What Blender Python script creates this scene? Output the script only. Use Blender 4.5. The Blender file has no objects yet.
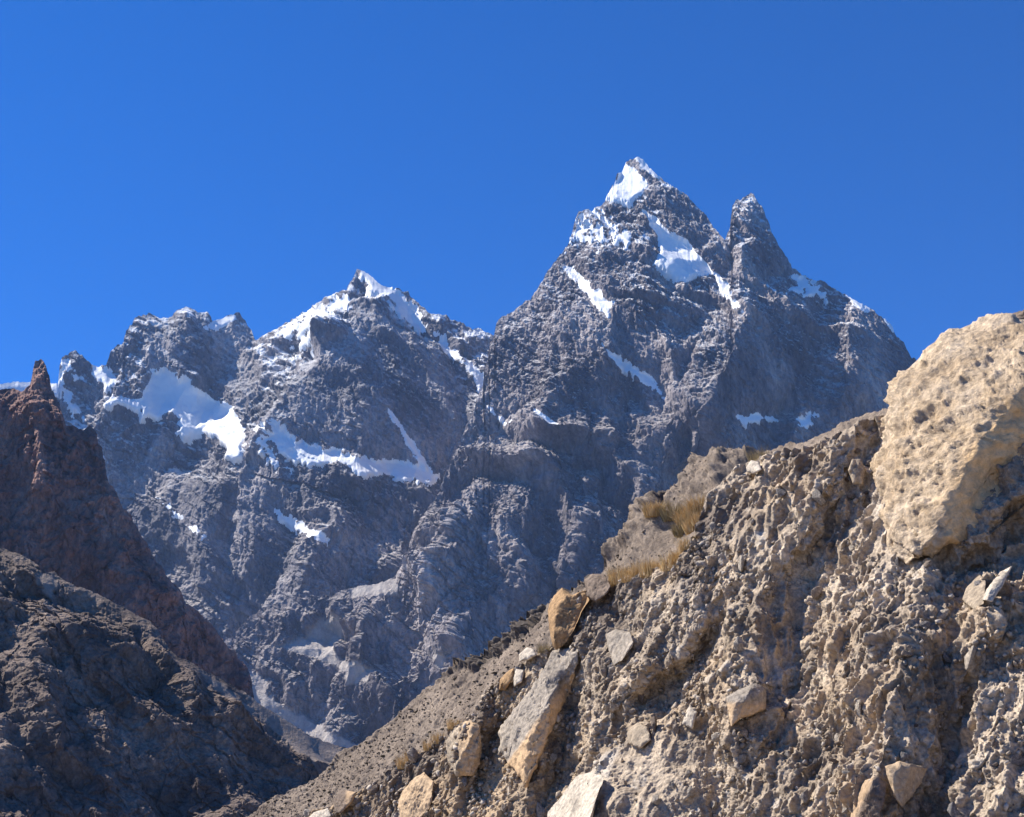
import bpy, bmesh, math, random
import numpy as np
from mathutils import Vector, Matrix

# ------------------------------------------------------------------ camera, sky, sun, exposure
S = bpy.context.scene
C = S.collection
W, H = 1024.0, 817.0
FPX = 1407.0                      # focal length in pixels of the 1024 wide frame
PITCH = math.radians(17.4)
CAM = np.array([0.0, 0.0, 1.7])
SUN_EL = math.radians(46)
SUN_AZ = math.radians(-66)        # from +Y (view direction) towards -X (left)
SUN_DIR = np.array([math.sin(SUN_AZ) * math.cos(SUN_EL), math.cos(SUN_AZ) * math.cos(SUN_EL), math.sin(SUN_EL)])

cam = bpy.data.cameras.new('camera')
cam.sensor_width = 36.0
cam.lens = 36.0 * FPX / W
cam.clip_start = 0.1
cam.clip_end = 60000
co = bpy.data.objects.new('camera', cam)
co.location = CAM
co.rotation_euler = (math.radians(90) + PITCH, 0, 0)
C.objects.link(co)
S.camera = co

wd = bpy.data.worlds.new('World')
S.world = wd
wd.use_nodes = True
wn = wd.node_tree
sky = wn.nodes.new('ShaderNodeTexSky')
sky.sky_type = 'NISHITA'
sky.sun_disc = False
sky.sun_elevation = SUN_EL
sky.sun_rotation = SUN_AZ
sky.altitude = 4000
sky.air_density = 1.0
sky.dust_density = 0.0
sky.ozone_density = 10.0
bg = wn.nodes['Background']
bg.inputs['Strength'].default_value = 0.101
hs = wn.nodes.new('ShaderNodeHueSaturation')
hs.inputs['Saturation'].default_value = 2.0
hs.inputs['Hue'].default_value = 0.507
wn.links.new(sky.outputs[0], hs.inputs['Color'])
wn.links.new(hs.outputs[0], bg.inputs[0])

sl = bpy.data.lights.new('sun', 'SUN')
sl.energy = 5.0
sl.angle = math.radians(0.53)
sl.color = (1.0, 0.94, 0.83)
so = bpy.data.objects.new('sun', sl)
so.rotation_euler = Vector(-SUN_DIR).to_track_quat('-Z', 'Y').to_euler()
so.location = (0, 0, 50)
C.objects.link(so)

S.view_settings.view_transform = 'Standard'
S.view_settings.look = 'None'
S.view_settings.exposure = 0.92
S.view_settings.gamma = 1.0
S.render.engine = 'CYCLES'
S.cycles.max_bounces = 5
S.cycles.diffuse_bounces = 3
S.cycles.volume_bounces = 0
S.cycles.use_denoising = True
S.cycles.use_adaptive_sampling = True
S.cycles.adaptive_threshold = 0.01

R = random.Random(7)

# ------------------------------------------------------------------ numpy noise
_perm = {}
def perm(seed):
    if seed not in _perm:
        r = np.random.RandomState(seed)
        p = r.permutation(512).astype(np.int32)
        g = r.normal(size=(512, 3)); g /= np.linalg.norm(g, axis=1)[:, None]
        _perm[seed] = (p, g.astype(np.float32), r.rand(512, 4).astype(np.float32))
    return _perm[seed]
def hsh(p, ix, iy, iz):
    return p[(p[(p[ix & 511] + iy) & 511] + iz) & 511]
def perlin(P, seed=0):
    p, g, _ = perm(seed)
    f = np.floor(P); i = f.astype(np.int32); d = (P - f).astype(np.float32)
    u = d * d * d * (d * (d * 6 - 15) + 10)
    out = 0
    for dx in (0, 1):
        wx = u[..., 0] if dx else 1 - u[..., 0]
        for dy in (0, 1):
            wy = u[..., 1] if dy else 1 - u[..., 1]
            for dz in (0, 1):
                wz = u[..., 2] if dz else 1 - u[..., 2]
                G = g[hsh(p, i[..., 0] + dx, i[..., 1] + dy, i[..., 2] + dz)]
                out = out + wx * wy * wz * (G[..., 0] * (d[..., 0] - dx) + G[..., 1] * (d[..., 1] - dy) + G[..., 2] * (d[..., 2] - dz))
    return out * 1.5
def fbm(P, oct=4, seed=0, gain=0.5, lac=2.1):
    a, o = 1.0, 0
    for k in range(oct):
        o = o + a * perlin(P * lac ** k + 17.3 * k, seed + k); a *= gain
    return o
def ridged(P, oct=4, seed=0, gain=0.5, lac=2.1):
    a, o, w = 1.0, 0, 1.0
    for k in range(oct):
        n = 1 - np.abs(perlin(P * lac ** k + 11.7 * k, seed + k)) * 1.6
        n = n * np.clip(w, 0.25, 1)
        o = o + a * n; w = n; a *= gain
    return o - 0.9
def worley(P, seed=0):
    """F1, F2, a facet plane through every cell, and four random numbers per cell"""
    p, g, rr = perm(seed)
    f = np.floor(P); i = f.astype(np.int32); d = (P - f).astype(np.float32)
    sh = d.shape[:-1]
    f1 = np.full(sh, 9, np.float32); f2 = np.full(sh, 9, np.float32)
    h1 = np.zeros(sh, np.int32); fac = np.zeros(sh, np.float32)
    for dx in (-1, 0, 1):
        for dy in (-1, 0, 1):
            for dz in (-1, 0, 1):
                h = hsh(p, i[..., 0] + dx, i[..., 1] + dy, i[..., 2] + dz)
                r = rr[h]
                vx = d[..., 0] - (dx + r[..., 0]); vy = d[..., 1] - (dy + r[..., 1]); vz = d[..., 2] - (dz + r[..., 2])
                q = vx * vx + vy * vy + vz * vz
                m = q < f1
                f2 = np.where(m, f1, np.minimum(f2, q))
                G = g[h]
                fac = np.where(m, vx * G[..., 0] + vy * G[..., 1] + vz * G[..., 2], fac)
                f1 = np.where(m, q, f1); h1 = np.where(m, h, h1)
    return np.sqrt(f1), np.sqrt(f2), fac, rr[h1]
def ribs(P, gap, shear, seed, lit=0.3, wob=0.7):
    """a comb of ribs down a face, short and steep on their left side, long on their right; their lines lean by shear"""
    u = (P[..., 0] + shear * P[..., 2]) / gap + wob * fbm(P / (gap * 1.7), 3, seed, 0.55)
    f = u - np.floor(u)
    return (np.where(f < lit, f / lit, (1 - f) / (1 - lit)) - 0.5) * np.clip(0.65 + 0.7 * perlin(P / (gap * 2.3), seed + 5), 0.1, 1.3)
def ledges(P, gap, dip, seed):
    """tilted rock beds: steps that stick out under a flat top"""
    t = (P[..., 2] + dip * P[..., 0]) / gap + 0.55 * fbm(P / (gap * 3.0), 3, seed, 0.6)
    f = t - np.floor(t)
    return (1 - f) * np.clip(0.5 + 0.9 * perlin(P / (gap * 4.0), seed + 5), 0, 1.3)
def sstep(a, b, x):
    t = np.clip((x - a) / (b - a), 0, 1)
    return t * t * (3 - 2 * t)

# ------------------------------------------------------------------ survey geometry
sp, cp = math.sin(PITCH), math.cos(PITCH)
def slope_of(py):
    v = (H / 2 - py) / FPX
    return (sp + cp * v) / (cp - sp * v)
def pos(px, py, Y):
    px = np.asarray(px, float); py = np.asarray(py, float)
    v = (H / 2 - py) / FPX; ry = cp - sp * v
    return np.stack([(px - W / 2) / FPX / ry * Y, Y + 0 * px, (sp + cp * v) / ry * Y + CAM[2]], -1)
def lut(pts):
    a = np.array(pts, float)
    return lambda x: np.interp(x, a[:, 0], a[:, 1])
def crease(px, py, poly, wl, wr, hs):
    """tent along a polyline, wl and wr wide on its left and right side (walking down), hs metres high at its points"""
    poly = np.array(poly, float); hs = np.broadcast_to(np.array(hs, float), (len(poly),))
    w_ = max(wl, wr); out = np.zeros(px.shape)
    near = (px > poly[:, 0].min() - w_) & (px < poly[:, 0].max() + w_) & (py > poly[:, 1].min() - w_) & (py < poly[:, 1].max() + w_)
    px = px[near]; py = py[near]
    best = np.full(px.shape, 1e9); val = np.zeros(px.shape)
    for a, b, h0, h1 in zip(poly[:-1], poly[1:], hs[:-1], hs[1:]):
        d = b - a; L = d @ d
        t = np.clip(((px - a[0]) * d[0] + (py - a[1]) * d[1]) / L, 0, 1)
        ox = px - a[0] - t * d[0]; oy = py - a[1] - t * d[1]
        q = np.hypot(ox, oy)
        side = d[0] * oy - d[1] * ox
        w = np.where(side > 0, wl, wr)
        v = (h0 + t * (h1 - h0)) * np.clip(1 - q / w, 0, 1)
        m = q < best
        val = np.where(m, v, val); best = np.where(m, q, best)
    out[near] = val
    return out
def inside(px, py, poly):
    """signed distance in pixels to a polygon, positive inside"""
    poly = np.array(poly, float); n = len(poly); out = np.full(px.shape, -60.0)
    near = (px > poly[:, 0].min() - 60) & (px < poly[:, 0].max() + 60) & (py > poly[:, 1].min() - 60) & (py < poly[:, 1].max() + 60)
    px = px[near]; py = py[near]
    ins = np.zeros(px.shape, bool); best = np.full(px.shape, 1e9)
    for k in range(n):
        a, b = poly[k], poly[(k + 1) % n]
        d = b - a; L = d @ d + 1e-9
        t = np.clip(((px - a[0]) * d[0] + (py - a[1]) * d[1]) / L, 0, 1)
        best = np.minimum(best, np.hypot(px - a[0] - t * d[0], py - a[1] - t * d[1]))
        if a[1] != b[1]:
            c = ((a[1] > py) != (b[1] > py)) & (px < (b[0] - a[0]) * (py - a[1]) / (b[1] - a[1]) + a[0])
            ins ^= c
    out[near] = np.where(ins, best, -np.minimum(best, 60))
    return out
def normals(P):
    du = np.gradient(P, axis=1); dv = np.gradient(P, axis=0)
    n = np.cross(dv, du)
    n /= np.linalg.norm(n, axis=-1)[..., None] + 1e-12
    return n
def lean(P, n, k):
    """directions between the surface normal and the open valley in front, along which the relief is carved"""
    v = CAM - P; v = v / np.linalg.norm(v, axis=-1)[..., None]
    n = n + k * v
    return n / np.linalg.norm(n, axis=-1)[..., None]
def blur(A, k):
    for ax in (0, 1):
        for _ in range(2):
            pad = [(0, 0)] * A.ndim; pad[ax] = (k + 1, k)
            c = np.cumsum(np.pad(A, pad, mode='edge'), axis=ax)
            n = A.shape[ax]
            hi = np.take(c, np.arange(2 * k + 1, n + 2 * k + 1), axis=ax); lo = np.take(c, np.arange(0, n), axis=ax)
            A = (hi - lo) / (2 * k + 1)
    return A

# ------------------------------------------------------------------ object helpers
def tag(o, label=None, cat=None, group=None, kind=None):
    for k, v in (('label', label), ('category', cat), ('group', group), ('kind', kind)):
        if v: o[k] = v
    return o
def quads_obj(name, V, F, mat, attrs=None, parent=None, smooth=True):
    me = bpy.data.meshes.new(name)
    V = np.ascontiguousarray(V, np.float32); F = np.ascontiguousarray(F, np.int32)
    me.vertices.add(len(V)); me.vertices.foreach_set('co', V.ravel())
    me.loops.add(F.size); me.loops.foreach_set('vertex_index', F.ravel())
    me.polygons.add(len(F))
    me.polygons.foreach_set('loop_start', np.arange(0, F.size, 4, dtype=np.int32))
    me.polygons.foreach_set('loop_total', np.full(len(F), 4, np.int32))
    me.polygons.foreach_set('use_smooth', np.full(len(F), smooth, bool))
    me.update(calc_edges=True)
    for k, a in (attrs or {}).items():
        at = me.attributes.new(k, 'FLOAT', 'POINT'); at.data.foreach_set('value', np.ascontiguousarray(a, np.float32).ravel())
    me.materials.append(mat)
    o = bpy.data.objects.new(name, me); C.objects.link(o)
    if parent is not None: o.parent = parent
    return o
def grid_faces(nr, nc):
    i = np.arange(nr * nc).reshape(nr, nc)
    return np.stack([i[:-1, :-1], i[1:, :-1], i[1:, 1:], i[:-1, 1:]], -1)
def subset(name, V, F, mat, parent, attrs=None):
    used, inv = np.unique(F, return_inverse=True)
    return quads_obj(name, V[used], inv.reshape(F.shape), mat, {k: a[used] for k, a in (attrs or {}).items()}, parent)
def sheet_grid(c0, c1, step, top, bot, nr):
    xs = np.arange(c0, c1 + 0.5, 0.5)
    w = np.hypot(1, np.gradient(np.convolve(np.pad(top(xs), 4, mode='edge'), np.ones(9) / 9, 'valid'), xs))
    w = np.clip(w, 1, 3.5) * np.where((xs < -90) | (xs > 1115), 0.22, 1.0)      # coarser where only a step aside would show it
    w = np.cumsum(w); total = w[-1] - w[0]; w = (w - w[0]) / total
    px = np.interp(np.linspace(0, 1, int(total * 0.5 / step * 1.1)), w, xs)
    t = np.linspace(0, 1, nr)[:, None]
    tp = top(px)[None]; bt = np.broadcast_to(np.asarray(bot(px), float), px.shape)[None]
    return np.broadcast_to(px[None], (nr, len(px))).copy(), tp + (bt - tp) * t
def back_rows(P, n, reach, drop):
    """the far side of a ridge: rows that fall away behind its skyline"""
    T = P[0]
    s = np.linspace(1, 0, n, endpoint=False)[:, None] ** 1.6
    B = np.repeat(T[None], n, 0)
    B[..., 1] += s * reach; B[..., 2] -= s * reach * drop
    B[..., 0] += s * reach * T[None, :, 0] / T[None, :, 1] * 0.6
    return B

# ------------------------------------------------------------------ materials
def mat_new(name):
    m = bpy.data.materials.new(name); m.use_nodes = True
    nt = m.node_tree; b = nt.nodes['Principled BSDF']
    return m, nt, b
def N(nt, kind, **kw):
    n = nt.nodes.new(kind)
    for k, v in kw.items():
        if hasattr(n, k): setattr(n, k, v)
        else: n.inputs[k.replace('_', ' ')].default_value = v
    return n
def ramp(nt, fac, stops):
    r = nt.nodes.new('ShaderNodeValToRGB')
    e = r.color_ramp.elements
    while len(e) < len(stops): e.new(0.5)
    for q, (p, c) in zip(e, stops):
        q.position = p; q.color = (*c, 1)
    nt.links.new(fac, r.inputs[0])
    return r.outputs[0]
def mixc(nt, fac, a, b):
    m = nt.nodes.new('ShaderNodeMix'); m.data_type = 'RGBA'
    for s, v in ((m.inputs[0], fac), (m.inputs[6], a), (m.inputs[7], b)):
        if hasattr(v, 'links'): nt.links.new(v, s)
        elif isinstance(v, tuple): s.default_value = (*v, 1) if len(v) == 3 else v
        else: s.default_value = v
    return m.outputs[2]
def rock_mat(name, cols, big, fine, bump, bump_scale, layers=(), rough=0.9, spec=0.2, stretch=(1, 1, 1)):
    """stone with patches (big), speckle (fine), small relief, and layers of (attribute, colour)"""
    m, nt, b = mat_new(name); L = nt.links
    tc = N(nt, 'ShaderNodeTexCoord')
    mp = nt.nodes.new('ShaderNodeMapping'); mp.inputs['Scale'].default_value = stretch
    L.new(tc.outputs['Object'], mp.inputs[0])
    n1 = N(nt, 'ShaderNodeTexNoise', Scale=big, Detail=8.0, Roughness=0.62); L.new(mp.outputs[0], n1.inputs['Vector'])
    n2 = N(nt, 'ShaderNodeTexNoise', Scale=fine, Detail=5.0, Roughness=0.7); L.new(mp.outputs[0], n2.inputs['Vector'])
    a = ramp(nt, n1.outputs[0], [(0.32, cols[0]), (0.5, cols[1]), (0.68, cols[2])])
    v = ramp(nt, n2.outputs[0], [(0.3, (0.48, 0.48, 0.50)), (0.5, (0.95, 0.95, 0.95)), (0.7, (1.5, 1.48, 1.43))])
    mu = nt.nodes.new('ShaderNodeMix'); mu.data_type = 'RGBA'; mu.blend_type = 'MULTIPLY'; mu.inputs[0].default_value = 1
    L.new(a, mu.inputs[6]); L.new(v, mu.inputs[7])
    c = mu.outputs[2]
    for att, col in layers:
        at = nt.nodes.new('ShaderNodeAttribute'); at.attribute_name = att
        vv = mixc(nt, 1.0, col, col)
        m2 = nt.nodes.new('ShaderNodeMix'); m2.data_type = 'RGBA'; m2.blend_type = 'MULTIPLY'; m2.inputs[0].default_value = 0.5
        L.new(vv, m2.inputs[6]); L.new(v, m2.inputs[7])
        c = mixc(nt, at.outputs['Fac'], c, m2.outputs[2])
    L.new(c, b.inputs['Base Color'])
    b.inputs['Roughness'].default_value = rough
    b.inputs['Specular IOR Level'].default_value = spec
    n3 = N(nt, 'ShaderNodeTexNoise', Scale=bump_scale, Detail=7.0, Roughness=0.68); L.new(tc.outputs['Object'], n3.inputs['Vector'])
    bp = N(nt, 'ShaderNodeBump', Strength=1.0, Distance=bump); L.new(n3.outputs[0], bp.inputs['Height'])
    L.new(bp.outputs[0], b.inputs['Normal'])
    return m
SNOW = (0.86, 0.87, 0.88)
M_snow = rock_mat('snow', [(0.82, 0.84, 0.86), (0.86, 0.87, 0.88), (0.9, 0.9, 0.9)], 0.004, 0.02, 3.0, 0.02, rough=0.7)
for nd in M_snow.node_tree.nodes:
    if nd.type == 'VALTORGB' and abs(nd.color_ramp.elements[0].color[0] - 0.48) < 0.01:
        nd.color_ramp.elements[0].color = (0.9, 0.91, 0.93, 1); nd.color_ramp.elements[1].color = (0.97, 0.97, 0.97, 1); nd.color_ramp.elements[2].color = (1, 1, 1, 1)
LAY = [('scree', (0.42, 0.375, 0.34)), ('dust', SNOW)]
M_far = rock_mat('grey_mountain_rock', [(0.07, 0.066, 0.078), (0.168, 0.156, 0.172), (0.36, 0.33, 0.335)], 0.004, 0.05, 11.0, 0.045, LAY, stretch=(1, 1, 0.35))
M_main = rock_mat('brown_grey_mountain_rock', [(0.08, 0.069, 0.076), (0.192, 0.168, 0.174), (0.42, 0.37, 0.355)], 0.004, 0.05, 11.0, 0.045, LAY, stretch=(1, 1, 0.35))
M_spire = rock_mat('red_brown_rock', [(0.11, 0.062, 0.055), (0.26, 0.14, 0.112), (0.40, 0.235, 0.185)], 0.012, 0.12, 3.5, 0.13, LAY, stretch=(1, 1, 0.5))
M_hill = rock_mat('dark_brown_rock', [(0.088, 0.064, 0.055), (0.17, 0.126, 0.104), (0.29, 0.22, 0.178)], 0.02, 0.25, 1.4, 0.35, [('scree', (0.27, 0.215, 0.18))])
M_scree = rock_mat('grey_scree', [(0.14, 0.106, 0.082), (0.20, 0.155, 0.12), (0.27, 0.212, 0.165)], 0.12, 2.2, 0.15, 2.5, [('dark', (0.06, 0.05, 0.045)), ('pale', (0.36, 0.285, 0.225))])
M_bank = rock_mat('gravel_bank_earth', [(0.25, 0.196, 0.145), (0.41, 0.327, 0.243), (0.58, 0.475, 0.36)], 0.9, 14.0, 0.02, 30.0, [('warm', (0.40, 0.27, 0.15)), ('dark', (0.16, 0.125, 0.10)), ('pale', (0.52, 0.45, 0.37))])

# ------------------------------------------------------------------ mountains
def mountain(name, mat, label, c0, c1, step, top, bot, nr, base, creases, snow, scree, noise, jag, warp, back, seed,
             dust=None, calm=()):
    tops = lut(top)
    def topj(px):
        z = np.zeros((len(px), 3)); z[:, 0] = px
        return tops(px + 2.6 * fbm(z / 11.0, 3, seed + 7, 0.6)) + jag * (fbm(z / 37.0, 5, seed + 3, 0.68) + 0.2 * fbm(z / 4.0, 2, seed + 5))
    px, py = sheet_grid(c0, c1, step, topj, lut(bot), nr)
    nc = px.shape[1]
    q = np.stack([px / 34.0, py / 34.0, 0 * px], -1)
    wx = px + warp * fbm(q, 4, seed + 20); wy = py + warp * fbm(q + 55.5, 4, seed + 24)
    Cf, T = base
    k = slope_of(py)
    Y = Cf(px) / (1 - k / T)
    for c in creases: Y = Y - crease(wx, wy, *c)
    P = pos(px, py, Y)
    nrm = lean(P, normals(blur(P, 6)), 0.9)
    q2 = np.stack([px / 11.0, py / 11.0, 0 * px + 4.2], -1)
    edge = fbm(q2, 4, seed + 30, 0.65)
    sc = np.zeros(px.shape)
    for poly in scree: sc = np.maximum(sc, sstep(-2.5, 2.5, inside(px + 0.3 * (wx - px), py + 0.3 * (wy - py), poly) + edge * 3))
    disp, mid, fine = noise(P, px, py)
    cm = np.zeros(px.shape)
    for poly in calm: cm = np.maximum(cm, sstep(-8, 8, inside(wx, wy, poly)))
    edge_f = 0.2 + 0.8 * sstep(0, 24, py - py[:1])
    disp = disp * (1 - 0.75 * cm) * edge_f; fine = mid * (1 - 0.6 * cm) * edge_f + fine * (1 - 0.3 * cm) * np.clip(edge_f + 0.25, 0, 1)
    tilt = np.zeros(px.shape); sm = np.zeros(px.shape); sid = np.full(px.shape, -1)
    q2 = np.stack([px / 11.0, py / 11.0, 0 * px + 4.2], -1)
    rl = mid + fine; rl = rl - blur(rl, 9)
    relief = 2.0 * np.clip(rl / (rl.std() + 1e-6), -0.8, 1.6)
    for n_, (poly, broken, rough_e) in enumerate(snow):
        d = inside(px + 0.3 * (wx - px), py + 0.3 * (wy - py), poly) + 2.4 * edge * rough_e - relief * min(1.0, 2 * rough_e)
        if broken: d = np.minimum(d, 5 - 2 * broken) + broken * (fbm(np.stack([px / 9.0, py / 9.0, 0 * px + n_], -1), 4, seed + 40, 0.7) - 0.12) * 16
        v = sstep(-1.5, 1.5, d)
        pa = np.array(poly, float); fit = np.polyfit(pa[:, 0], pa[:, 1], 1)
        tilt = np.where(v > sm, np.clip(py - np.polyval(fit, px), -14, 14), tilt)
        sid = np.where((v > 0.5) & (v > sm), n_, sid)
        sm = np.maximum(sm, v)
    cover = np.maximum(blur(sm, 2), sc)
    P = P + nrm * (disp * (1 - 0.4 * cover) + fine * (1 - 0.88 * cover))[..., None]
    P = P + nrm * (sm * (4 + 2.4 * blur(tilt * (sm > 0.3), 2)) * cover)[..., None]
    B = back_rows(P, 16, *back)
    jit = 0.5 * noise(B, px[:16], py[:16])[0]
    B[..., 2] += jit * 0.5 * np.linspace(1, 0, 16)[:, None]
    G = np.concatenate([B, P], 0)
    gn = normals(G); gn = np.where((gn[..., 2:3] < 0) & False, -gn, gn)
    pad = lambda A, v=0: np.concatenate([np.full((16, nc), v, A.dtype), A], 0)
    nz = gn[..., 2]
    d = np.zeros(px.shape)
    if dust is not None:
        d = dust(P, blur(nz, 1)[16:], px, py) * (1 - 0.75 * cm)
        nf = fbm(P / 22.0, 4, seed + 60, 0.7)
        grit = sstep(0.60, 0.84, 0.8 * nz[16:] + 0.2 * blur(nz, 3)[16:] + 0.30 * nf + 0.10 * fbm(P / 300.0, 3, seed + 66)) * (1 - 0.5 * cm)
        high = sstep(1500, 2700, P[..., 2])
        d = np.maximum(d, 0.55 * grit * high); sc = np.maximum(sc, 0.75 * grit)
    attrs = {'dust': pad(np.clip(d, 0, 1)), 'scree': pad(np.maximum(sc, 0))}
    V = G.reshape(-1, 3); F = grid_faces(*G.shape[:2])
    sidp = pad(sid, -1)
    fs = sidp[:-1, :-1]; fm = pad(sm)
    mean = (fm[:-1, :-1] + fm[1:, :-1] + fm[:-1, 1:] + fm[1:, 1:]) / 4
    snowf = np.where(mean > 0.5, np.maximum.reduce([sidp[:-1, :-1], sidp[1:, :-1], sidp[:-1, 1:], sidp[1:, 1:]]), -1)
    o = subset(name, V, F[snowf < 0], mat, None, {k_: a.ravel() for k_, a in attrs.items()})
    o.data.polygons.foreach_set('use_smooth', np.zeros(len(o.data.polygons), bool))
    tag(o, label, 'mountain', None, 'structure')
    for n_ in range(len(snow)):
        m_ = snowf == n_
        if m_.sum() > 3: subset('snow_field', V, F[m_], M_snow, o)
    return o

TOP_W = [(-700, 430), (-260, 395), (-60, 386), (0, 383), (28, 380), (58, 383), (60, 366), (63, 358), (74, 352), (84, 358), (96, 364), (105, 365), (112, 350), (124, 346), (128, 335),
         (134, 322), (148, 314), (158, 318), (170, 317), (186, 309), (198, 314), (208, 312), (212, 318), (224, 315), (238, 313), (246, 320), (256, 340), (266, 334), (280, 326), (290, 318), (302, 311),
         (320, 304), (336, 293), (346, 290), (352, 278), (358, 268), (364, 271), (376, 279), (386, 284), (396, 286), (408, 291), (418, 302), (428, 312), (440, 316), (452, 321), (462, 324),
         (472, 330), (480, 328), (490, 334), (510, 336), (560, 350), (640, 380)]
def noise_far(P, px, py):
    w = np.stack([fbm(P / 260.0, 3, 160 + 5 * k) for k in range(3)], -1)
    q = P + 70 * w; q[..., 0] += 0.35 * P[..., 2]; q[..., 2] *= 0.5
    d = 100 * ridged(q / 1300.0, 3, 101) + 40 * ridged(q / 420.0, 3, 111) + 170 * ribs(P, 520.0, 0.45, 150)
    _, _, f3, r3 = worley(P * np.array([1, 1, 0.6]) / 40.0, 127)
    return d, 38 * ribs(P, 160.0, 0.4, 155) + 9 * ridged(q / 150.0, 3, 128, 0.5), \
        18 * ledges(P, 85.0, 0.75, 170) + 10 * ledges(P, 36.0, 0.7, 175) + 16 * ribs(P, 62.0, 0.3, 180, 0.35) + 9 * ribs(P, 29.0, 0.2, 185, 0.4) + 7 * f3 + 2.5 * fbm(P / 18.0, 2, 125, 0.7) + 4 * ridged(q / 60.0, 3, 129, 0.5)
def dust_far(P, nz, px, py):
    n = fbm(P / 90.0, 4, 141, 0.6)
    alt = sstep(1100, 2900, P[..., 2])
    return sstep(0.52, 0.74, nz + 0.3 * n - 0.32 * (1 - alt)) * (0.25 + 0.75 * alt)
snow_w = [
    ([(150, 369), (167, 369), (179, 377), (194, 387), (212, 396), (223, 400), (235, 405), (238, 416), (241, 428), (245, 446), (244, 457), (232, 463), (222, 460), (226, 446), (217, 440), (203, 428),
      (194, 434), (182, 443), (176, 431), (179, 419), (170, 413), (153, 416), (140, 419), (140, 410), (132, 409), (118, 405), (104, 408), (100, 403), (115, 393), (135, 399), (144, 390), (150, 381)], 0, 0.4),
    ([(94, 366), (112, 364), (115, 378), (110, 392), (100, 385), (96, 376)], 0.3, 0.6),
    ([(58, 360), (66, 361), (82, 376), (80, 381), (68, 371)], 0.2, 0.5),
    ([(60, 386), (70, 388), (76, 400), (84, 416), (76, 413), (64, 400)], 0.2, 0.5),
    ([(-60, 370), (64, 370), (62, 396), (40, 398), (-60, 402)], 0, 0.4),
    ([(269, 419), (287, 431), (308, 443), (337, 447), (355, 452), (372, 456), (393, 456), (405, 460), (422, 465), (440, 474), (436, 484), (420, 488), (395, 481), (375, 476), (362, 482), (350, 470), (330, 466),
      (315, 470), (300, 470), (292, 462), (280, 455), (270, 440)], 0.25, 0.5),
    ([(386, 408), (392, 412), (408, 437), (422, 456), (430, 470), (418, 464), (404, 440)], 0.1, 0.4),
    ([(356, 262), (364, 268), (387, 282), (405, 296), (418, 306), (430, 326), (446, 338), (460, 355), (475, 370), (489, 381), (481, 391), (466, 370), (452, 357), (431, 334), (416, 324), (405, 318), (393, 308),
      (387, 297), (369, 295), (364, 282)], 0.2, 0.5),
    ([(280, 322), (302, 308), (313, 310), (337, 294), (349, 288), (350, 308), (336, 313), (325, 325), (312, 345), (296, 349), (285, 334)], 0.6, 0.8),
    ([(204, 328), (223, 314), (236, 316), (232, 322), (223, 326), (216, 331)], 0.1, 0.4),
    ([(151, 490), (156, 492), (172, 507), (190, 525), (206, 536), (204, 540), (186, 528), (168, 511)], 0.3, 0.4),
    ([(275, 509), (290, 514), (305, 524), (318, 536), (329, 544), (327, 552), (312, 541), (295, 529), (280, 520)], 0.2, 0.4),
    ([(97, 440), (102, 442), (107, 455), (103, 461), (98, 452)], 0.1, 0.3),
    ([(262, 425), (268, 440), (280, 456), (290, 470), (282, 474), (268, 462), (256, 445), (254, 430)], 0.7, 0.8),
    ([(478, 372), (487, 376), (486, 392), (478, 388)], 0.1, 0.4),
]
mountain('mountain', M_far, 'jagged grey snow-streaked mountain rising behind the red-brown rock spire', -700, 640, 0.85, TOP_W, [(-260, 800), (640, 800)], 560,
         (lut([(-260, 5300), (60, 5750), (250, 5950), (360, 5700), (480, 5700), (640, 5700)]), 1.45),
         [([(358, 268), (340, 320), (300, 380), (262, 425), (240, 470), (235, 560), (232, 640)], 60, 190, [160, 380, 560, 620, 520, 400, 260]),
          ([(212, 318), (190, 340), (150, 370)], 40, 70, [60, 140, 60]),
          ([(150, 455), (155, 492), (200, 540), (235, 600)], 40, 90, [20, 160, 180, 100]),
          ([(232, 468), (226, 540), (240, 640)], 30, 26, [-60, -240, -160]),
          ([(440, 470), (410, 520), (392, 570), (380, 640)], 40, 70, [60, 160, 160, 80]),
          ([(330, 490), (315, 560), (290, 620)], 40, 60, [60, 160, 140]),
          ([(128, 335), (115, 395), (100, 440)], 30, 40, [60, 90, 40])],
         snow_w, [], noise_far, 3.2, 5.0, (2600, 1.1), 200, dust_far,
         [[(352, 290), (372, 300), (440, 345), (474, 400), (450, 455), (380, 452), (300, 430), (268, 415), (300, 360), (345, 330)], [(136, 330), (165, 325), (240, 325), (262, 380), (238, 402), (180, 372), (150, 365)],
          [(170, 470), (225, 480), (232, 560), (205, 590), (150, 520)], [(240, 480), (280, 490), (285, 560), (245, 570)]])

TOP_M = [(150, 660), (215, 645), (232, 636), (245, 622), (262, 608), (290, 600), (330, 596), (360, 588), (384, 580), (398, 572), (408, 550), (416, 530), (428, 508), (438, 490), (446, 468),
         (456, 450), (466, 424), (472, 414), (477, 398), (483, 388), (485, 372), (489, 362), (490, 346), (494, 336), (497, 323), (506, 314), (516, 309), (530, 300), (538, 288), (546, 274), (556, 262), (566, 246), (571, 232), (577, 212), (584, 211), (592, 209), (600, 206),
         (608, 197), (613, 186), (618, 172), (624, 163), (631, 160), (638, 156), (645, 160), (652, 170), (664, 181), (676, 188), (686, 196), (700, 211), (713, 224), (720, 236), (725, 240), (729, 228), (731, 206),
         (735, 200), (741, 201), (746, 198), (750, 192), (753, 193), (757, 201), (763, 206), (768, 220), (772, 235), (780, 249), (786, 254), (792, 268), (802, 273), (816, 279), (824, 283), (838, 293), (852, 300), (866, 306), (880, 315), (892, 327), (902, 341), (912, 356), (922, 372),
         (940, 396), (1000, 470), (1120, 560), (1400, 610), (1700, 640)]
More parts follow.
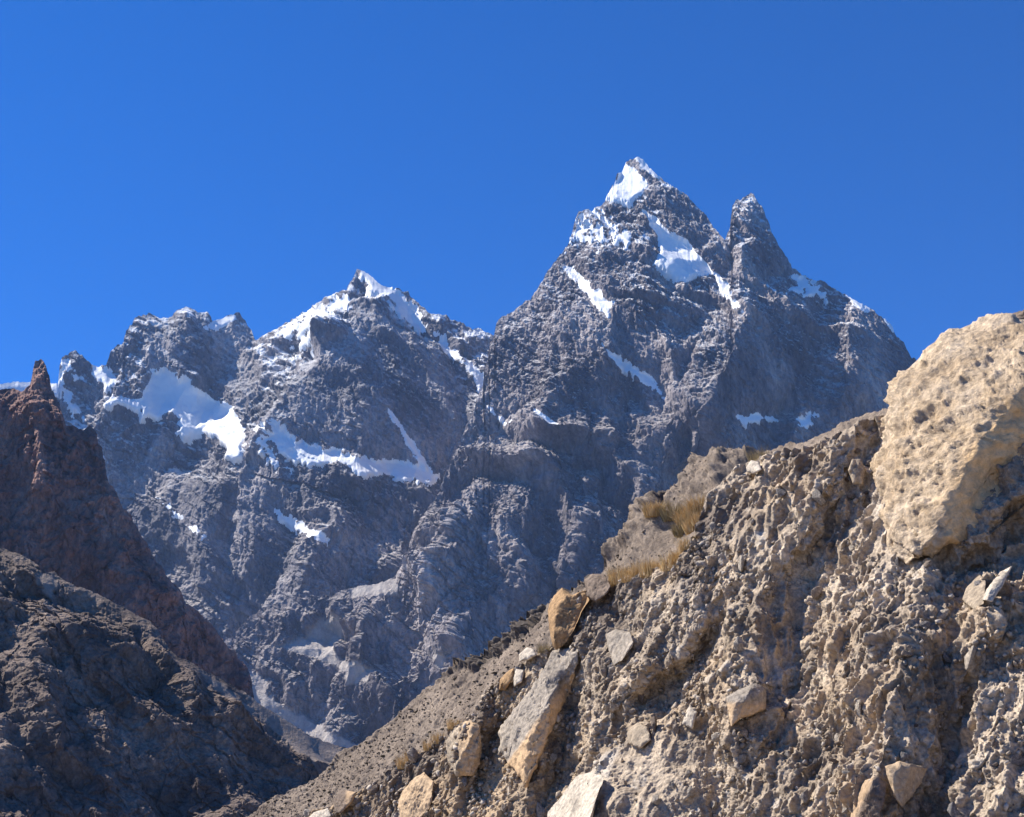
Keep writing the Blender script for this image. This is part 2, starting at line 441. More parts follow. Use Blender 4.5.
def noise_main(P, px, py):
    w = np.stack([fbm(P / 200.0, 3, 360 + 5 * k) for k in range(3)], -1)
    q = P + 55 * w; q[..., 0] += 0.30 * P[..., 2]; q[..., 2] *= 0.5
    hi = 1 - 0.5 * sstep(440, 390, py)
    d = (70 * ridged(q / 900.0, 3, 301) + 30 * ridged(q / 330.0, 3, 311) + 150 * ribs(P, 420.0, 0.35, 350)) * hi
    _, _, f3, r3 = worley(P * np.array([1, 1, 0.6]) / 32.0, 327)
    return d, (34 * ribs(P, 130.0, 0.25, 355) + 8 * ridged(q / 120.0, 3, 328, 0.5)) * (0.35 + 0.65 * hi), \
        12 * ledges(P, 80.0, 0.9, 370) + 7 * ledges(P, 30.0, 0.8, 375) + 15 * ribs(P, 50.0, 0.15, 380, 0.35) + 8 * ribs(P, 24.0, 0.1, 385, 0.4) + 6 * f3 + 2.5 * fbm(P / 15.0, 2, 325, 0.7) + 4 * ridged(q / 52.0, 3, 329, 0.5)
def dust_main(P, nz, px, py):
    n = fbm(P / 70.0, 4, 341, 0.6)
    alt = sstep(1900, 3300, P[..., 2])
    return sstep(0.58, 0.82, nz + 0.3 * n - 0.34 * (1 - alt)) * (0.12 + 0.88 * alt)
snow_m = [
    ([(622, 158), (633, 166), (647, 181), (646, 189), (636, 198), (634, 209), (621, 205), (606, 201), (612, 188), (618, 174)], 0, 0.3),
    ([(636, 156), (646, 160), (664, 179), (656, 179), (640, 169)], 0.1, 0.3),
    ([(640, 207), (656, 215), (668, 230), (686, 241), (697, 256), (718, 274), (703, 278), (683, 287), (665, 276), (653, 266), (660, 252), (656, 232)], 0.0, 0.22),
    ([(561, 265), (574, 267), (589, 286), (615, 302), (608, 319), (592, 303), (577, 286)], 0.15, 0.4),
    ([(602, 346), (625, 360), (651, 376), (660, 396), (649, 387), (623, 373), (610, 362)], 0.15, 0.4),
    ([(763, 286), (788, 290), (796, 284), (795, 274), (806, 274), (820, 289), (828, 298), (800, 294), (776, 292)], 0.3, 0.5),
    ([(845, 293), (865, 303), (872, 309), (862, 316), (853, 304)], 0.1, 0.4),
    ([(880, 313), (892, 324), (894, 333), (884, 322)], 0.1, 0.3),
    ([(738, 414), (762, 412), (790, 419), (776, 419), (757, 421), (747, 426)], 0.1, 0.4),
    ([(533, 409), (546, 420), (556, 432), (549, 433)], 0.0, 0.3),
    ([(486, 405), (494, 408), (511, 420), (506, 423)], 0.2, 0.3),
    ([(574, 220), (600, 206), (616, 226), (640, 236), (628, 250), (604, 246), (580, 240), (566, 252)], 0.85, 0.9),
    ([(712, 268), (724, 280), (744, 312), (736, 312), (720, 290)], 0.1, 0.3),
    ([(794, 420), (806, 412), (818, 414), (808, 430), (798, 432)], 0.3, 0.5),
]
scree_m = [
    [(320, 618), (344, 620), (335, 643), (338, 658), (376, 673), (367, 683), (347, 684), (344, 671), (323, 662), (300, 655), (274, 649), (303, 642)],
    [(347, 582), (365, 585), (397, 577), (394, 590), (353, 599)],
    [(379, 549), (409, 539), (406, 546), (388, 552)],
    [(249, 672), (266, 680), (267, 694), (280, 705), (303, 713), (322, 725), (334, 734), (362, 741), (360, 775), (326, 760), (300, 740), (273, 720), (254, 702)],
    [(417, 698), (432, 681), (446, 676), (437, 691)],
    [(428, 655), (445, 656), (440, 676), (436, 660)],
]
mountain('mountain', M_main, 'tallest grey-brown mountain with a snowy summit and a side spire', 150, 1700, 0.85, TOP_M, [(150, 800), (700, 800), (1700, 800)], 720,
         (lut([(150, 4950), (400, 4850), (520, 4780), (640, 4720), (800, 4750), (920, 4850), (1120, 5100)]), 1.5),
         [([(638, 157), (642, 205), (640, 260), (654, 300), (668, 350), (672, 400), (660, 470)], 44, 62, [50, 90, 150, 250, 320, 280, 80]),
          ([(577, 212), (600, 256), (613, 300), (607, 350), (590, 410)], 70, 52, [60, 160, 270, 290, 120]),
          ([(640, 170), (655, 195), (700, 235), (722, 285)], 30, 60, [20, 90, 120, 40]),
          ([(752, 197), (742, 240), (738, 280), (746, 312), (728, 360), (706, 406)], 36, 72, [60, 150, 190, 330, 420, 260]),
          ([(852, 300), (850, 340), (846, 380), (842, 420)], 30, 90, [60, 230, 240, 110]),
          ([(800, 290), (806, 340), (800, 380)], 30, 40, [20, 110, 60]),
          ([(548, 280), (556, 330), (548, 390), (540, 430)], 40, 46, [30, 120, 140, 50]),
          ([(700, 300), (706, 330), (696, 370)], 20, 30, [20, 110, 40]),
          ([(526, 312), (512, 370), (494, 422), (474, 470), (452, 525), (432, 575), (418, 640)], 55, 100, [0, 40, 120, 170, 200, 200, 120]),
          ([(525, 420), (530, 480), (512, 560), (505, 620)], 36, 50, [40, 120, 140, 80]),
          ([(600, 430), (598, 490), (575, 560)], 40, 60, [30, 110, 120]),
          ([(690, 420), (655, 470), (640, 520)], 40, 40, [60, 100, 60]),
          ([(380, 600), (360, 630), (345, 680), (330, 720)], 30, 50, [80, 150, 120, 60]),
          ([(250, 640), (300, 640), (420, 640)], 10, 40, [-10, -60, -40]),
          ([(470, 620), (440, 655), (380, 700), (350, 745)], 30, 70, [60, 120, 120, 40])],
         snow_m, scree_m, noise_main, 2.6, 5.0, (2200, 1.2), 400, dust_main,
         [[(613, 302), (628, 310), (654, 350), (654, 378), (606, 347)], [(748, 316), (772, 350), (795, 405), (715, 408), (726, 360)], [(858, 306), (880, 320), (912, 362), (900, 400), (852, 390)], [(652, 190), (690, 208), (716, 240), (700, 255), (668, 222)]])

TOP_S = [(-600, 270), (-200, 330), (-60, 380), (0, 391), (14, 388), (22, 392), (28, 386), (33, 372), (36, 362), (40, 359), (46, 366), (52, 376), (54, 396), (60, 412), (66, 428), (74, 427), (82, 430), (90, 424), (96, 430), (100, 444),
         (104, 462), (109, 482), (118, 494), (124, 508), (131, 512), (134, 524), (146, 542), (156, 560), (166, 576), (182, 594), (188, 604), (202, 614), (214, 626), (224, 640), (236, 650), (244, 664), (250, 678), (254, 698), (262, 716), (300, 770), (330, 800)]
def noise_spire(P, px, py):
    q = P.copy(); q[..., 0] = P[..., 0] - 0.25 * P[..., 2]; q[..., 2] *= 0.4
    d = 30 * ridged(q / 260.0, 3, 501) + 9 * ridged(q / 95.0, 3, 511) + 26 * ribs(P, 130.0, 0.25, 540)
    _, _, f1, r1 = worley(q / 42.0, 521)
    _, _, f2, r2 = worley(P * np.array([1, 1, 0.7]) / 17.0, 523)
    return d, 5 * f1 + 8 * ribs(P, 42.0, 0.15, 545), 5 * f2 + 4.5 * ribs(P, 15.0, 0.1, 548, 0.4) + 3 * fbm(P / 11.0, 3, 525, 0.7) + 2.5 * ridged(q / 22.0, 3, 528)
mountain('mountain', M_spire, 'red-brown rock ridge with one thin upright spire', -600, 330, 0.85, TOP_S, [(-200, 800), (330, 850)], 420,
         (lut([(-200, 1650), (0, 1800), (130, 1900), (260, 2060), (330, 2200)]), 1.7),
         [([(40, 359), (36, 420), (46, 480), (80, 560)], 30, 60, [10, 50, 60, 30]),
          ([(92, 426), (96, 470), (130, 550), (180, 640)], 50, 40, [10, 40, 50, 20])],
         [], [], noise_spire, 1.8, 4.0, (700, 1.2), 600)

TOP_H = [(-600, 400), (-220, 480), (-80, 525), (0, 546), (12, 552), (30, 560), (42, 574), (54, 570), (66, 580), (84, 586), (100, 594), (120, 606), (140, 618), (150, 622), (158, 632), (166, 644), (176, 656), (190, 662),
         (206, 670), (224, 680), (244, 690), (262, 704), (284, 718), (308, 734), (330, 742), (345, 750), (372, 770), (420, 805)]
def noise_hill(P, px, py):
    q = P.copy(); q[..., 2] *= 0.7
    d = 20 * ridged(q / 130.0, 3, 701) + 5 * ridged(q / 48.0, 3, 711) + 17 * ribs(P, 85.0, 0.8, 740)
    _, _, f1, r1 = worley(q / 22.0, 721)
    F1, _, f2, r2 = worley(P / 8.5, 723)
    fine = 1.9 * f2 + 1.1 * fbm(P / 4.5, 3, 725, 0.7) - 0.8 * F1 + 1.2 * ridged(q / 13.0, 3, 728) + 2.2 * ledges(P, 11.0, 0.8, 745)
    low = sstep(0, 1, (px - 255) / 50.0 - (py - 745) / 40.0)
    return d, 2.5 * f1 + 5 * ribs(P, 26.0, 0.7, 750), fine * (1 - 0.7 * low)
hill_scree = [[(246, 690), (300, 726), (345, 750), (345, 764), (310, 764), (285, 742), (255, 715)],
              [(34, 574), (52, 574), (60, 584), (50, 592), (38, 584)], [(200, 672), (212, 676), (260, 712), (250, 716), (215, 688)]]
mountain('hill', M_hill, 'dark brown rocky hillside lying in shade below the red-brown ridge', -600, 420, 0.8, TOP_H, [(-220, 880), (420, 880)], 420,
         (lut([(-220, 740), (0, 790), (150, 840), (300, 910), (420, 980)]), 0.95),
         [([(48, 572), (90, 640), (110, 700), (100, 780)], 40, 60, [6, 20, 24, 10]),
          ([(150, 640), (190, 690), (230, 740), (250, 800)], 60, 30, [4, 14, 18, 10]),
          ([(60, 650), (100, 690), (150, 735)], 26, 20, [-6, -16, -6]),
          ([(120, 660), (160, 700), (200, 780)], 36, 30, [10, 20, 10])],
         [], hill_scree, noise_hill, 1.6, 4.0, (320, 0.9), 800)['category'] = 'hill'

# ------------------------------------------------------------------ right scree slope
TOP_R = [(120, 885), (200, 842), (240, 817), (262, 806), (300, 784), (330, 764), (345, 752), (360, 743), (380, 728), (400, 713), (416, 700), (430, 690), (450, 678), (466, 664), (482, 652), (500, 638), (520, 621), (540, 604), (560, 590),
         (580, 580), (600, 566), (607, 552), (618, 541), (628, 533), (640, 516), (650, 510), (664, 500), (678, 488), (688, 474), (700, 464), (712, 460), (740, 456), (800, 440), (900, 410), (1000, 385), (1200, 350), (1500, 370)]
def slopeY(px, py):
    return lut([(120, 330), (240, 280), (420, 215), (600, 150), (720, 118), (1000, 80), (1500, 66)])(px) / (1 - slope_of(py) / 0.68)
px, py = sheet_grid(120, 1500, 0.9, lambda x: lut(TOP_R)(x) + 1.4 * fbm(np.stack([x / 22.0, 0 * x, 0 * x], -1), 4, 903, 0.6), lut([(120, 900), (1000, 900)]), 420)
Y = slopeY(px, py)
P = pos(px, py, Y)
nrm = normals(blur(P, 5))
up = sstep(0.0, 1.0, 1 - (py - py[:1]) / 26.0)                      # the crumbling upper edge of the slope
F1, F2, fc, rr = worley(P / 1.5, 905)
crag = sstep(0.1, 0.5, fbm(P / 14.0, 3, 907) + 1.0 * up - 0.45) * sstep(430, 470, px) * sstep(770, 730, px)
knob = np.maximum(sstep(-6, 6, inside(px, py, [(606, 560), (628, 533), (640, 516), (662, 500), (668, 520), (640, 545)])), sstep(-5, 5, inside(px, py, [(668, 510), (690, 474), (704, 460), (760, 455), (720, 490), (690, 510)])))
P = P + nrm * (1.6 * fbm(P / 16.0, 4, 909) + 0.10 * fc + 0.25 * fbm(P / 1.4, 4, 911, 0.6) + crag * (1 - knob) * (1.5 * fc + 1.6 * ridged(P / 5.0, 3, 913)) + knob * (1.4 + 1.3 * ridged(P / 7.0, 4, 915, 0.62) + 0.5 * worley(P / 2.2, 921)[2] + 0.5 * ledges(P, 2.4, 0.4, 917)) + 0.12 * ridged(P / 2.0, 3, 919, 0.6))[..., None]
B = back_rows(P, 10, 90, 0.7)
pad = lambda A: np.concatenate([np.zeros((10, A.shape[1])), A], 0).ravel()
slope_P, slope_n = P, normals(P)
G = np.concatenate([B, P], 0)
o = quads_obj('scree_slope', G.reshape(-1, 3), grid_faces(*G.shape[:2]).reshape(-1, 4), M_scree,
              {'dark': pad(0.75 * crag * (1 - knob) + 0.3 * knob * sstep(-0.2, 0.4, fbm(P / 5.0, 3, 923))), 'pale': pad(0.15 * knob)})
tag(o, 'grey scree hillside dotted with small dark shrubs behind the gravel bank', 'hillside', None, 'structure')
slope_px, slope_py = px, py

# ------------------------------------------------------------------ gravel bank in front
TOP_B = [(180, 885), (240, 850), (290, 822), (312, 812), (330, 806), (352, 797), (380, 778), (396, 766), (404, 764), (410, 758), (424, 750), (440, 738), (452, 728), (464, 722), (472, 712), (479, 704), (484, 690), (490, 686), (500, 680),
         (512, 672), (522, 662), (540, 654), (556, 640), (562, 616), (580, 606), (604, 590), (620, 578), (645, 574), (664, 566), (682, 556), (694, 540), (700, 520), (704, 505), (712, 494), (724, 480), (738, 466), (752, 458), (768, 454), (784, 451), (800, 446),
         (820, 440), (836, 434), (850, 429), (866, 421), (880, 416), (896, 412), (930, 405), (1024, 385), (1180, 350), (1450, 340), (1900, 430)]
def bank_base(px, py):
    return lut([(180, 37), (330, 31.5), (500, 26.5), (700, 21.8), (880, 18.6), (1024, 17.2), (1180, 16.5), (1900, 16.0)])(px) / (1 - slope_of(py) / 1.75)
NB = 700
px, py = sheet_grid(180, 1900, 0.9, lambda x: lut(TOP_B)(x) + 1.6 * fbm(np.stack([x / 16.0, 0 * x, 0 * x], -1), 4, 1003, 0.6), lut([(180, 960), (1900, 960)]), NB)
Y = bank_base(px, py)
q = np.stack([px / 30.0, py / 30.0, 0 * px], -1)
wx = px + 5 * fbm(q, 4, 1020); wy = py + 5 * fbm(q + 31.5, 4, 1024)
GUL = [  # ribs and gullies of the bank, metres
    ([(838, 490), (822, 540), (806, 590), (802, 640), (800, 700), (782, 740)], 50, 36, [-0.1, -0.35, -0.5, -0.55, -0.6, -0.3]),
    ([(745, 560), (735, 640), (728, 690), (735, 760)], 30, 50, [0.05, 0.3, 0.4, 0.2]),
    ([(880, 430), (872, 500), (850, 560)], 26, 18, [-0.2, -0.45, -0.2]),
    ([(930, 590), (905, 650), (890, 720), (870, 790)], 40, 40, [0.15, 0.35, 0.35, 0.3]),
    ([(985, 640), (968, 700), (952, 760), (940, 817)], 40, 16, [-0.1, -0.35, -0.45, -0.5]),
    ([(735, 590), (715, 640), (660, 690), (630, 720)], 18, 26, [-0.1, -0.5, -0.45, -0.1]),
    ([(690, 560), (670, 620), (628, 680), (590, 740)], 30, 22, [0.1, 0.3, 0.35, 0.2]),
    ([(560, 660), (572, 710), (560, 770), (540, 820)], 20, 26, [-0.2, -0.5, -0.5, -0.3]),
    ([(615, 745), (600, 790), (585, 830)], 16, 110, [0.2, 0.55, 0.7]),
    ([(715, 720), (725, 780), (730, 830)], 60, 14, [-0.3, -0.5, -0.5]),
    ([(480, 700), (470, 740), (440, 800)], 20, 20, [0.15, 0.3, 0.2]),
    ([(500, 700), (496, 740), (480, 800)], 16, 18, [-0.3, -0.45, -0.2]),
    ([(800, 450), (770, 500), (740, 545)], 30, 26, [0.1, 0.25, 0.1]),
    ([(850, 432), (828, 480), (800, 540), (770, 580)], 22, 18, [0.1, 0.3, 0.3, 0.1]),
    ([(1030, 520), (1000, 560), (960, 575), (930, 560)], 30, 50, [-0.5, -0.5, -0.35, -0.1]),
    ([(990, 590), (975, 640), (960, 700)], 20, 26, [0.3, 0.35, 0.1]),
]
GUL = [(a, b, c, [1.6 * h for h in hs]) for a, b, c, hs in GUL]
for g in GUL: Y = Y - crease(wx, wy, *g)
P = pos(px, py, Y)
nrm = lean(P, normals(blur(P, 4)), 1.3)
smooth = np.zeros(px.shape)
for poly in ([(610, 745), (660, 735), (705, 720), (716, 760), (720, 817), (600, 850), (596, 800)], [(752, 590), (800, 585), (800, 650), (780, 690), (752, 650)], [(722, 505), (800, 500), (790, 545), (735, 560)],
             [(890, 420), (950, 430), (950, 540), (900, 560), (874, 545), (880, 470)]):
    smooth = np.maximum(smooth, sstep(-8, 8, inside(wx, wy, poly)))
lump = fbm(P / 0.9, 4, 1030, 0.55)
rid = ridged(P / 1.1, 3, 1034)
_, _, fA, rA = worley(P / 0.42, 1040)
def cobbles(P, size, seed, share):
    F1, F2, fc, rr = worley(P / size, seed)
    rad = 0.36 + 0.30 * rr[..., 3]
    on = rr[..., 0] < share
    b = np.sqrt(np.clip(1 - (F1 / rad) ** 2, 0, 1)) * rad
    return np.where(on, size * (0.32 * np.minimum(b, 0.55 * rad) * 1.4 + 0.42 * fc * (b > 0)), 0), np.where(on & (b > 0.05), rr[..., 1], 0.45)
c1, k1 = cobbles(P + 0.05 * fbm(P / 0.2, 2, 1050)[..., None], 0.34, 1051, 0.35)
c2, k2 = cobbles(P + 0.02 * fbm(P / 0.09, 2, 1052)[..., None], 0.15, 1053, 0.6)
c3, k3 = cobbles(P, 0.075, 1055, 0.75)
lowm = sstep(-0.15, 0.5, fbm(P / 0.8, 3, 1060))
D = 0.11 * lump + 0.08 * rid + (1 - 0.6 * smooth) * (0.26 * ribs(P, 1.5, -0.35, 1100, 0.6) + 0.13 * ribs(P, 0.55, -0.3, 1110, 0.55))
fA2 = worley(P / 0.20, 1042)[2]
D = D + (1 - 0.85 * smooth) * (0.07 * fA + 0.03 * fA2 + c1 * 0.75 + c2 * (0.05 + 0.6 * lowm ** 2) + c3 * (0.1 + 0.5 * lowm)) + 0.014 * fbm(P / 0.05, 3, 1065, 0.7) - 0.022 * ridged(P / 0.17, 3, 1067, 0.6) * (1 - 0.7 * smooth)
streak = P.copy(); streak[..., 2] *= 0.25
D = D + (0.05 + 0.07 * sstep(700, 800, px)) * ridged(streak / 0.3, 3, 1070, 0.6) + 0.10 * sstep(700, 800, px) * ribs(P, 0.8, -0.12, 1120, 0.55)
P = P + nrm * D[..., None]
bank_P, bank_n = P, normals(blur(P, 2))
bank_px, bank_py = px, py
tone = 0.5 * k1 + 0.3 * k2 + 0.35 * k3
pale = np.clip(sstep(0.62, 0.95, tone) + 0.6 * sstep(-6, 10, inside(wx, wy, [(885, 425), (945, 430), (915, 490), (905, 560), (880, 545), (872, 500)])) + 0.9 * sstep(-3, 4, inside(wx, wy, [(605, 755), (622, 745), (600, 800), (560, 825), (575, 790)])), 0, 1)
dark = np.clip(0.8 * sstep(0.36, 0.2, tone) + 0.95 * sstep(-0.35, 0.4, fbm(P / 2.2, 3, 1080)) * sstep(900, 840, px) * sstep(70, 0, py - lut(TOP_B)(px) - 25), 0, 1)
warm = np.clip(0.35 * sstep(0.0, 0.6, fbm(P / 2.6, 3, 1090)) + 0.7 * sstep(560, 470, px), 0, 0.8)
B = np.repeat(P[:1], 12, 0)                                         # the bench behind the crest
s = np.linspace(1, 0, 12, endpoint=False)[:, None]
B[..., 1] += s * 5.0; B[..., 2] -= s ** 1.5 * 3.2; B[..., 0] += s * 1.0
B[..., 2] += 0.12 * fbm(B / 0.7, 3, 1095) * np.sqrt(s)
G = np.concatenate([B, P], 0)
pad = lambda A: np.concatenate([np.zeros((12, A.shape[1])), A], 0).ravel()
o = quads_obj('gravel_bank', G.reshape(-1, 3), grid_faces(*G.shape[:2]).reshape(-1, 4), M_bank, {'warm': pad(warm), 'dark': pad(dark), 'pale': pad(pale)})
tag(o, 'steep eroded bank of tan gravel and earth with embedded stones', 'bank', None, 'structure')

# ------------------------------------------------------------------ ground
gm = rock_mat('dusty_ground', [(0.20, 0.17, 0.14), (0.27, 0.23, 0.19), (0.33, 0.28, 0.23)], 0.05, 1.2, 0.03, 6.0)
gx = np.array([-14000, -3000, -300, -60, -20, 0, 20, 60, 300, 3000, 14000], float); gy = np.array([-900, -200, -40, -10, 5, 16, 30, 80, 300, 1500, 6000, 14500], float)
XX, YY = np.meshgrid(gx, gy); ZZ = 0 * XX
o = quads_obj('ground', np.stack([XX, YY, ZZ], -1).reshape(-1, 3), grid_faces(*XX.shape).reshape(-1, 4)[:, ::-1], gm)
tag(o, 'flat dusty valley floor below the gravel bank', 'ground', None, 'structure')
# ------------------------------------------------------------------ air
hm = bpy.data.materials.new('air'); hm.use_nodes = True
hm.node_tree.nodes.clear()
ho = hm.node_tree.nodes.new('ShaderNodeOutputMaterial'); hv = hm.node_tree.nodes.new('ShaderNodeVolumePrincipled')
hv.inputs['Color'].default_value = (0.36, 0.56, 1.0, 1)
hv.inputs['Density'].default_value = 1.65e-5
hv.inputs['Anisotropy'].default_value = 0.0
hm.node_tree.links.new(hv.outputs[0], ho.inputs['Volume'])
bm = bmesh.new(); bmesh.ops.create_cube(bm, size=1.0)
for v in bm.verts: v.co = Vector((v.co.x * 30000, v.co.y * 17000 + 7300, (v.co.z + 0.5) * 4600 - 1.0))
me = bpy.data.meshes.new('haze'); bm.to_mesh(me); bm.free(); me.materials.append(hm)
o = bpy.data.objects.new('haze', me); C.objects.link(o)
tag(o, 'thin blue air between the bank and the mountains', 'haze', None, 'stuff')
# ------------------------------------------------------------------ boulders
def boulder_mat(name, c, warm=0.0, fine=14.0, bump=0.02):
    a = np.array(c)
    return rock_mat(name, [tuple(a * 0.72), tuple(a), tuple(np.minimum(a * 1.25, 0.8))], 2.2, fine, bump, 20.0, [('warm', (0.62, 0.42, 0.24))])
M_tan = boulder_mat('tan_stone', (0.35, 0.28, 0.205)); M_pale = boulder_mat('pale_stone', (0.50, 0.43, 0.345)); M_grey = boulder_mat('grey_stone', (0.33, 0.28, 0.228))
M_orange = boulder_mat('orange_stone', (0.36, 0.225, 0.115)); M_dark = boulder_mat('dark_brown_stone', (0.20, 0.15, 0.115)); M_big = rock_mat('golden_stone', [(0.35, 0.255, 0.165), (0.50, 0.39, 0.275), (0.62, 0.51, 0.39)], 1.1, 9.0, 0.05, 20.0, [('warm', (0.78, 0.52, 0.27))])
gul_sum = lambda x, y: sum(crease(np.asarray(x, float), np.asarray(y, float), *g) for g in GUL)
def rock(label, outline, mat, T, planes=(), soft=1.5, wob=2.0, hub=None, lift=0.0, amp=0.05, seed=1, seg=None, cut=None, name='boulder', group=None, rough=1.0, warmf=None, follow=True):
    """a closed stone: its outline as seen from the road, swelling T pixels forwards, cut by flat faces
    planes: (x, y, height, slope along x, slope along y) in pixels; set into the bank face, lift metres proud of it"""
    ol = np.array(outline, float); c = np.array(hub, float) if hub else ol.mean(0)
    d = np.hypot(*np.diff(np.vstack([ol, ol[:1]]), axis=0).T); L = np.concatenate([[0], np.cumsum(d)])
    seg = seg or int(np.clip(L[-1] * 0.9, 40, 520)); nr = max(10, seg // 5)
    t = np.linspace(0, L[-1], seg, endpoint=False)
    cl = np.vstack([ol, ol[:1]])
    bx = np.interp(t, L, cl[:, 0]); by = np.interp(t, L, cl[:, 1])
    sz = math.sqrt(abs(np.dot(ol[:, 0], np.roll(ol[:, 1], 1)) - np.dot(ol[:, 1], np.roll(ol[:, 0], 1))) / 2)
    z3 = np.stack([bx / (sz * 0.3), by / (sz * 0.3), 0 * bx + seed], -1)
    k = 1 + 0.035 * rough * fbm(z3, 3, seed, 0.6)
    bx = c[0] + (bx - c[0]) * k; by = c[1] + (by - c[1]) * k
    r = (1 - np.linspace(0, 1, nr + 1)[1:] ** 1.4)[::-1][1:]
    r = np.concatenate([r, [1.0]])
    if len(r) < 3: r = np.array([0.4, 0.8, 1.0])
    PX = c[0] + (bx - c[0])[None] * r[:, None]; PY = c[1] + (by - c[1])[None] * r[:, None]
    def depth(PX, PY, r):
        w = T * np.sqrt(np.clip(1 - r ** 2.6, 0, 1))
        qq = np.stack([PX / (sz * 0.25), PY / (sz * 0.25), 0 * PX + seed], -1); ax_ = PX + wob * fbm(qq, 3, seed + 11); ay_ = PY + wob * fbm(qq + 9.3, 3, seed + 12)
        for (x0, y0, h, gx, gy) in planes:
            pl = np.maximum(h + gx * (ax_ - x0) + gy * (ay_ - y0), -0.8 * T)
            mn = np.minimum(w, pl)
            w = np.where(r < 1, mn - soft * np.log(np.exp(-(w - mn) / soft) + np.exp(-(pl - mn) / soft)), w)
        return w
    Yc = float(bank_base(c[0], c[1])); m = Yc / FPX
    def world(PX, PY, w):
        g = gul_sum(PX, PY) if follow else gul_sum(c[0:1], c[1:2])[0]
        return pos(PX, PY, bank_base(PX, PY) - g - lift - w * m)
    rr_ = np.broadcast_to(r[:, None], PX.shape)
    front = world(PX, PY, depth(PX, PY, rr_)); backp = world(PX[:-1], PY[:-1], -0.7 * T * np.sqrt(np.clip(1 - rr_[:-1] ** 2.2, 0, 1)))
    n = normals(np.concatenate([front, front[:, :1]], 1))[:, :-1]
    if (n[..., 1].mean()) > 0: n = -n
    s_ = sz * m
    dsp = amp * s_ * (0.55 * fbm(front / (s_ * 0.35), 4, seed + 3, 0.6) + 0.45 * worley(front / (s_ * 0.28), seed + 7)[2] + 0.25 * worley(front / (s_ * 0.10), seed + 9)[2])
    if cut is not None: dsp = dsp + cut(front, PX, PY) 
    front = front + n * (dsp * np.where(rr_ < 1, 1, 0.3))[..., None]
    nrg = len(r)
    cen_f = world(c[0:1], c[1:2], depth(c[0:1], c[1:2], np.zeros(1)))[0]; cen_b = world(c[0:1], c[1:2], np.array([-0.7 * T]))[0]
    V = np.concatenate([front.reshape(-1, 3), backp.reshape(-1, 3), [cen_f], [cen_b]])
    origin = np.array([V[:, 0].mean(), V[:, 1].mean(), V[:, 2].min()])
    F = []
    idf = lambda i, j: i * seg + j % seg
    nb = nrg * seg
    idb = lambda i, j: (idf(i, j) if i == nrg - 1 else nb + i * seg + j % seg)
    cf = nb + (nrg - 1) * seg; cb = cf + 1
    for i in range(nrg - 1):
        for j in range(seg):
            F.append((idf(i, j), idf(i + 1, j), idf(i + 1, j + 1), idf(i, j + 1)))
            F.append((idb(i, j), idb(i, j + 1), idb(i + 1, j + 1), idb(i + 1, j)))
    for j in range(seg):
        F.append((cf, idf(0, j), idf(0, j + 1))); F.append((cb, idb(0, j + 1), idb(0, j)))
    me = bpy.data.meshes.new(name); me.from_pydata((V - origin).tolist(), [], F); me.update()
    bm = bmesh.new(); bm.from_mesh(me); bmesh.ops.recalc_face_normals(bm, faces=bm.faces); bm.to_mesh(me); bm.free()
    at = me.attributes.new('warm', 'FLOAT', 'POINT')
    if warmf is not None: at.data.foreach_set('value', np.clip(np.concatenate([warmf(PX, PY).ravel(), np.zeros(len(V) - PX.size)]), 0, 1).astype(np.float32))
    me.polygons.foreach_set('use_smooth', np.ones(len(me.polygons), bool))
    me.materials.append(mat)
    o = bpy.data.objects.new(name, me); o.location = origin; C.objects.link(o)
    return tag(o, label, 'boulder' if name == 'boulder' else 'stone', group)

# the huge golden boulder: pitted sunlit flank, smooth hollow underside on its right
edge_line = np.array([(1050, 362), (1020, 384), (998, 408), (976, 436), (956, 470), (943, 500), (938, 524), (942, 545)], float)
def under(PX, PY):
    qq = np.stack([PX / 38.0, PY / 38.0, 0 * PX], -1)
    return PX + 9 * fbm(qq, 3, 2120) - np.interp(PY, edge_line[:, 1], edge_line[:, 0], left=1040, right=940)
def big_cut(Pf, PX, PY):
    lit = sstep(8, -12, under(PX, PY))
    q = Pf @ np.array([[0.8, 0, 0.6], [0, 1, 0], [-0.6, 0, 0.8]]); q[..., 0] *= 0.35
    F1, F2, fc, rr = worley(q / 0.17 + 0.5 * fbm(Pf / 0.2, 3, 2109)[..., None], 2101)
    low = sstep(360, 420, PY)
    pits = -0.055 * sstep(0.45, 0.1, F1) * (rr[..., 0] > 0.72) * low * (0.4 + 1.2 * rr[..., 1]) + (0.015 + 0.02 * low) * fc
    cr = ridged(q / 0.5, 4, 2105, 0.6)
    return lit * (pits + 0.06 * cr + 0.07 * ribs(Pf, 0.75, 0.9, 2117, 0.6) * low + 0.03 * ledges(Pf @ np.array([[0.8, 0, 0.6], [0, 1, 0], [-0.6, 0, 0.8]]), 0.22, 0.1, 2111) + 0.015 * fbm(Pf / 0.06, 3, 2113, 0.7)) + (1 - lit) * (0.06 * fbm(Pf / 0.6, 4, 2107) + 0.02 * ridged(Pf / 0.3, 3, 2115))
